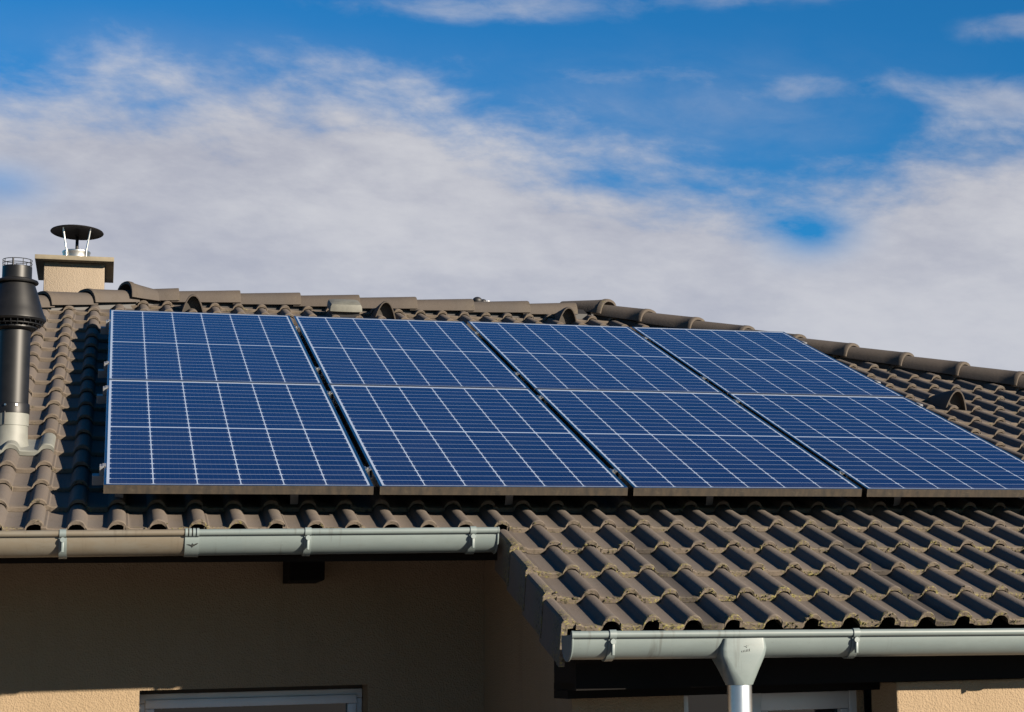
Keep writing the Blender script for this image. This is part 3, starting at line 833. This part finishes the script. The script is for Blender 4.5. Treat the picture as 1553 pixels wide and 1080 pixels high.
BIRD = [(-1.0, .10), (-.62, .16), (-.30, .02), (-.10, .10), (.02, .42), (.10, .12), (.34, .12), (.62, .34), (1.0, .40), (.70, .05), (.36, -.22), (.14, -.34), (.02, -.62), (-.08, -.36), (-.34, -.20), (-.62, -.02)]

# upper gutter
g1 = dict(x0=-3.2, x1=1.497, yc=-0.178, r=0.0735)
def zz(x): return -0.2185 + (x + 0.357) * 0.0060
g1['z0'], g1['z1'] = zz(g1['x0']), zz(g1['x1'])
gut1 = thing('roof_gutter', 'grey half round gutter along the upper eave, its left stretch stained brown', 'gutter', (0.3, g1['yc'], zz(0.3) - 0.07))
JX = 0.325
bm = bmesh.new(); gutter_sweep(bm, g1['x0'], JX, zz(g1['x0']), zz(JX), g1['yc'], g1['r'])
o = obj('trough', bm, GUTB, gut1, smooth=35); o['label'] = 'brown stained left stretch of the gutter'
bm = bmesh.new(); gutter_sweep(bm, JX + 0.001, g1['x1'], zz(JX), g1['z1'], g1['yc'], g1['r'])
o = obj('trough', bm, GUT, gut1, smooth=35); o['label'] = 'cleaner grey green right stretch of the gutter'
for x in (-1.95, -1.05, -0.138, 0.756, 1.398): bracket(g1, x, gut1)
end_cap(g1, g1['x1'], 1, gut1)
bm = bmesh.new()
z = zlin(JX, g1); ro = g1['r'] + 0.005; ri = g1['r'] + 0.0006; w = 0.052
secs = []
for xx in (JX - w / 2, JX + w / 2):
    secs.append([Vector((xx, g1['yc'] + ro * math.cos(R(a)), z + ro * math.sin(R(a)))) for a in range(180, 352, 8)] + [Vector((xx, g1['yc'] + ri * math.cos(R(a)), z + ri * math.sin(R(a)))) for a in range(348, 176, -8)])
loft(bm, secs, close=True, cap=True)
cy, cz = g1['yc'] - g1['r'] - 0.005, z + 0.010
for i in range(4):
    x = JX - 0.021 + 0.014 * i
    secs = []
    for xx in (x - 0.0045, x + 0.0045):
        secs.append([Vector((xx, cy + 0.0168 * math.cos(R(a)), cz + 0.0168 * math.sin(R(a)))) for a in range(20, 262, 20)] + [Vector((xx, cy + 0.0131 * math.cos(R(a)), cz + 0.0131 * math.sin(R(a)))) for a in range(260, 18, -20)])
    loft(bm, secs, close=True, cap=True)
con = obj('gutter_connector', bm, BRK, gut1, smooth=35)
bm = bmesh.new()
a = R(207); pc = Vector((JX + 0.002, g1['yc'] + (ro + 0.0008) * math.cos(a), z + (ro + 0.0008) * math.sin(a)))
tv = Vector((0, -math.sin(a), math.cos(a))) * -1; tv = tv if tv.z > 0 else -tv; nv = Vector((0, math.cos(a), math.sin(a)))
prism(bm, [pc + Vector((px * 0.021, 0, 0)) + tv * (py * 0.017) for px, py in BIRD], nv * 0.0012)
obj('emblem', bm, EMB, con)

# lower gutter
g2 = dict(x0=1.520, x1=8.9, yc=-1.375, r=0.0735)
def zl(x): return -0.6445 - (x - 1.52) * 0.0118
g2['z0'], g2['z1'] = zl(g2['x0']), zl(g2['x1'])
gut2 = thing('roof_gutter', 'clean grey green half round gutter along the lower roof edge', 'gutter', (2.1, g2['yc'], zl(2.1) - 0.07))
bm = bmesh.new(); gutter_sweep(bm, g2['x0'], g2['x1'], g2['z0'], g2['z1'], g2['yc'], g2['r'])
obj('trough', bm, GUT, gut2, smooth=35)
for x in (1.657, 2.545, 3.44, 4.33, 5.2): bracket(g2, x, gut2)
end_cap(g2, g2['x0'], -1, gut2)
OX = 2.122; oz = zlin(OX, g2)
PY = -1.405
def rrect(cx, cy, z, wx, wy, rd, n=6):
    out = []
    for qx, qy, a0 in ((1, -1, -90), (1, 1, 0), (-1, 1, 90), (-1, -1, 180)):
        for i in range(n):
            a = R(a0 + 90 * i / (n - 1)); out.append(Vector((cx + qx * (wx / 2 - rd) + rd * math.cos(a), cy + qy * (wy / 2 - rd) + rd * math.sin(a), z)))
    return out
bm = bmesh.new()
loft(bm, [rrect(OX + 0.006, -1.383, oz - 0.006, 0.150, 0.152, 0.012), rrect(OX + 0.005, -1.384, oz - 0.040, 0.168, 0.154, 0.018), rrect(OX + 0.002, -1.386, oz - 0.066, 0.164, 0.150, 0.022),
          rrect(OX, PY + 0.004, oz - 0.115, 0.130, 0.118, 0.036), rrect(OX, PY, oz - 0.158, 0.1005, 0.1005, 0.0485), rrect(OX, PY, oz - 0.166, 0.0945, 0.0945, 0.0465)], close=True, cap=True)
out_ = obj('outlet', bm, GUT, gut2, smooth=40)
bm = bmesh.new()
pc = Vector((OX + 0.012, -1.4615, oz - 0.034)); tv = Vector((0, -0.03, 1)).normalized()
prism(bm, [pc + Vector((px * 0.009, 0, 0)) + tv * (py * 0.009) for px, py in BIRD], (0, -0.0013, 0))
for i in range(6):
    x = pc.x - 0.018 + 0.0055 * i
    box(bm, (x, -1.4632, pc.z - 0.0195 + 0.0006 * i), (x + 0.0032, -1.4600, pc.z - 0.0145 + 0.0012 * i))
obj('emblem', bm, EMBL, out_)
# downpipe
t = thing('downpipe', 'shiny zinc downpipe below the funnel outlet of the lower gutter', 'downpipe', (OX, PY, GROUND_Z))
bm = bmesh.new()
lathe(bm, [(0.0435, oz - 0.160), (0.0435, GROUND_Z + 0.001)], (OX, PY, 0), 48)
obj('pipe', bm, ZINC, t, smooth=40)
bm = bmesh.new(); lathe(bm, [(0.0436, 0.0), (0.0475, 0.002), (0.0475, 0.03), (0.0436, 0.032)], (OX, PY, -1.75), 40); box(bm, (OX - 0.012, PY + 0.046, -1.745), (OX + 0.012, REC_Y, -1.722)); obj('pipe_clip', bm, ZINC, t, smooth=35)

# ================================================================== WORLD, SUN
SUN = Vector((0.88, -1.0, 0.41)).normalized()
el = math.asin(SUN.z)
w = bpy.data.worlds.new('World'); sc.world = w; w.use_nodes = True
nt = w.node_tree; nt.nodes.clear()
out = nt.nodes.new('ShaderNodeOutputWorld'); bg = nt.nodes.new('ShaderNodeBackground')
sky = nt.nodes.new('ShaderNodeTexSky'); sky.sky_type = 'NISHITA'; sky.sun_disc = False
sky.sun_elevation = el; sky.sun_rotation = math.atan2(SUN.x, SUN.y)
sky.air_density = 1.0; sky.dust_density = 0.1; sky.ozone_density = 3.0
tc = nt.nodes.new('ShaderNodeTexCoord'); D = tc.outputs['Generated']
sp = nt.nodes.new('ShaderNodeSeparateXYZ'); nt.links.new(D, sp.inputs[0])
X, Y, Z = (E(nt, sp.outputs[i]) for i in range(3))
AZ = X._b('ARCTAN2', Y) * (180 / math.pi)
EL = Z._b('ARCSINE', None) * (180 / math.pi)
# domain for streaky cloud noise: azimuth / elevation in degrees, warped
cv = nt.nodes.new('ShaderNodeCombineXYZ'); nt.links.new((AZ * 0.10 + EL * 0.04).s, cv.inputs[0]); nt.links.new((EL * 0.23).s, cv.inputs[1])
V = cv.outputs[0]
n1 = noise(nt, V, 1.1, 6, 0.55, dist=0.35); n2 = noise(nt, V, 3.6, 6, 0.6, dist=0.25); n3 = noise(nt, V, 0.7, 3, 0.5); n4 = noise(nt, V, 9.0, 5, 0.6)
fc = nt.nodes.new('ShaderNodeFloatCurve')
nt.links.new(((AZ + 60.0) / 140.0).s, fc.inputs['Value'])
cur = fc.mapping.curves[0]
def A(a): return (a + 60) / 140
pts = [(-60, 2), (-25, 8), (-3.5, 16.2), (2, 16.5), (6.5, 16.5), (10, 15.8), (13, 15.2), (16, 14.6), (18.8, 14.0), (20.3, 13.7), (21.5, 13.8), (22.8, 14.2), (24.5, 14.7), (27.5, 14.7), (40, 10), (80, 2)]
while len(cur.points) < len(pts): cur.points.new(0.5, 0.5)
for p, (a, b_) in zip(cur.points, pts): p.location = (A(a), b_ / 20.0)
fc.mapping.update()
bnd = E(nt, fc.outputs[0]) * 20.0
d0 = (bnd - EL) + (n1 - 0.5) * 4.6 + (n2 - 0.5) * 3.0 + (n4 - 0.5) * 1.25
dens = d0.step(-1.6, 1.5)
def blob_(a, e, sa, se, k):
    x = (AZ - a) / sa; y = (EL - e) / se
    return ((x * x + y * y) * -1.0).exp() * k
wisps = blob_(26.6, 16.1, 2.6, 0.75, 1.0) + blob_(10.5, 19.3, 5.0, 0.55, 0.75) + blob_(15.5, 17.3, 4.0, 0.5, 0.55) + blob_(20.5, 16.7, 3.0, 0.5, 0.6) + blob_(27.0, 18.3, 1.6, 0.5, 0.8) + blob_(20.0, 19.6, 4, 0.4, 0.5) + blob_(1.5, 17.9, 4.5, 0.7, 0.45) + blob_(23.2, 17.0, 0.9, 0.5, 0.3) + blob_(-1.0, 19.2, 3.0, 0.5, 0.25)
wd = (wisps * 0.75 + (n2 - 0.5) * 1.3 + (n1 - 0.5) * 0.8 - 0.22).step(-0.15, 0.95) * wisps.step(0.02, 0.45)
veil = blob_(16.5, 16.1, 6.0, 1.5, 0.30) * (n2 * 1.6 - 0.2).clamp() + blob_(2.0, 17.6, 5.5, 0.9, 0.25) * (n1 * 1.6 - 0.2).clamp()
dens = (dens + veil).clamp().max(wd * 0.75)
gap = blob_(20.6, 12.6, 1.3, 0.7, 0.95) + blob_(-3.2, 13.6, 1.3, 0.6, 0.5)
dens = (dens - gap * (n2 + 0.45).clamp()).max(0.0)
far = ((AZ - 12.0).abs() * -1.0).step(-50.0, -25.0)
dens = dens * far * EL.step(-2.0, 3.0)
tint = nt.nodes.new('ShaderNodeMix'); tint.data_type = 'RGBA'; tint.blend_type = 'MULTIPLY'; tint.inputs[0].default_value = 1
nt.links.new(sky.outputs[0], tint.inputs[6]); tint.inputs[7].default_value = (0.088, 0.48, 0.74, 1)
shade = (n3 * 0.40 + n1 * 0.40 + n2 * 0.20 + (n4 - 0.5) * 0.20).step(0.32, 0.66)
cc = mix(nt, shade, (2.30, 2.38, 2.85), (3.62, 3.62, 3.82))
cc = mix(nt, EL.step(15.0, 9.0) * 0.35, cc, (3.36, 3.44, 3.8))
col = mix(nt, dens * 0.96, tint.outputs[2], cc)
nt.links.new(col, bg.inputs[0]); bg.inputs[1].default_value = 0.052
nt.links.new(bg.outputs[0], out.inputs[0])

L = bpy.data.lights.new('sun', 'SUN'); L.energy = 5.0; L.angle = R(0.5); L.color = (1.0, 0.87, 0.70)
lo = bpy.data.objects.new('sun', L); COL.objects.link(lo); lo.location = SUN * 30
lo.rotation_euler = SUN.to_track_quat('Z', 'Y').to_euler()

# ================================================================== CAMERA
cam = bpy.data.cameras.new('camera'); co_ = bpy.data.objects.new('camera', cam); COL.objects.link(co_)
Rt = Vector((0.9486056634927201, -0.31556765382056984, -0.023756073996290424))
Fw = Vector((0.31531067669870794, 0.9360983505043917, 0.15588154266224033))
Up = Vector((-0.0269531510094665, -0.15536065797085816, 0.9874900473450469))
Mc = Matrix.Identity(4)
for i in range(3): Mc[i][0], Mc[i][1], Mc[i][2] = Rt[i], Up[i], -Fw[i]
Mc.translation = Vector((0.01129266, -7.86535771, -0.7308883))
co_.matrix_world = Mc
cam.sensor_fit = 'HORIZONTAL'; cam.sensor_width = 36.0; cam.lens = 2915.224 / 1553 * 36
cam.shift_x = (776.5 - 1136.27) / 1553; cam.shift_y = 0.0
cam.clip_start = 0.05; cam.clip_end = 8000
sc.camera = co_
sc.view_settings.view_transform = 'Standard'; sc.view_settings.look = 'None'; sc.view_settings.exposure = 1.72; sc.view_settings.gamma = 1
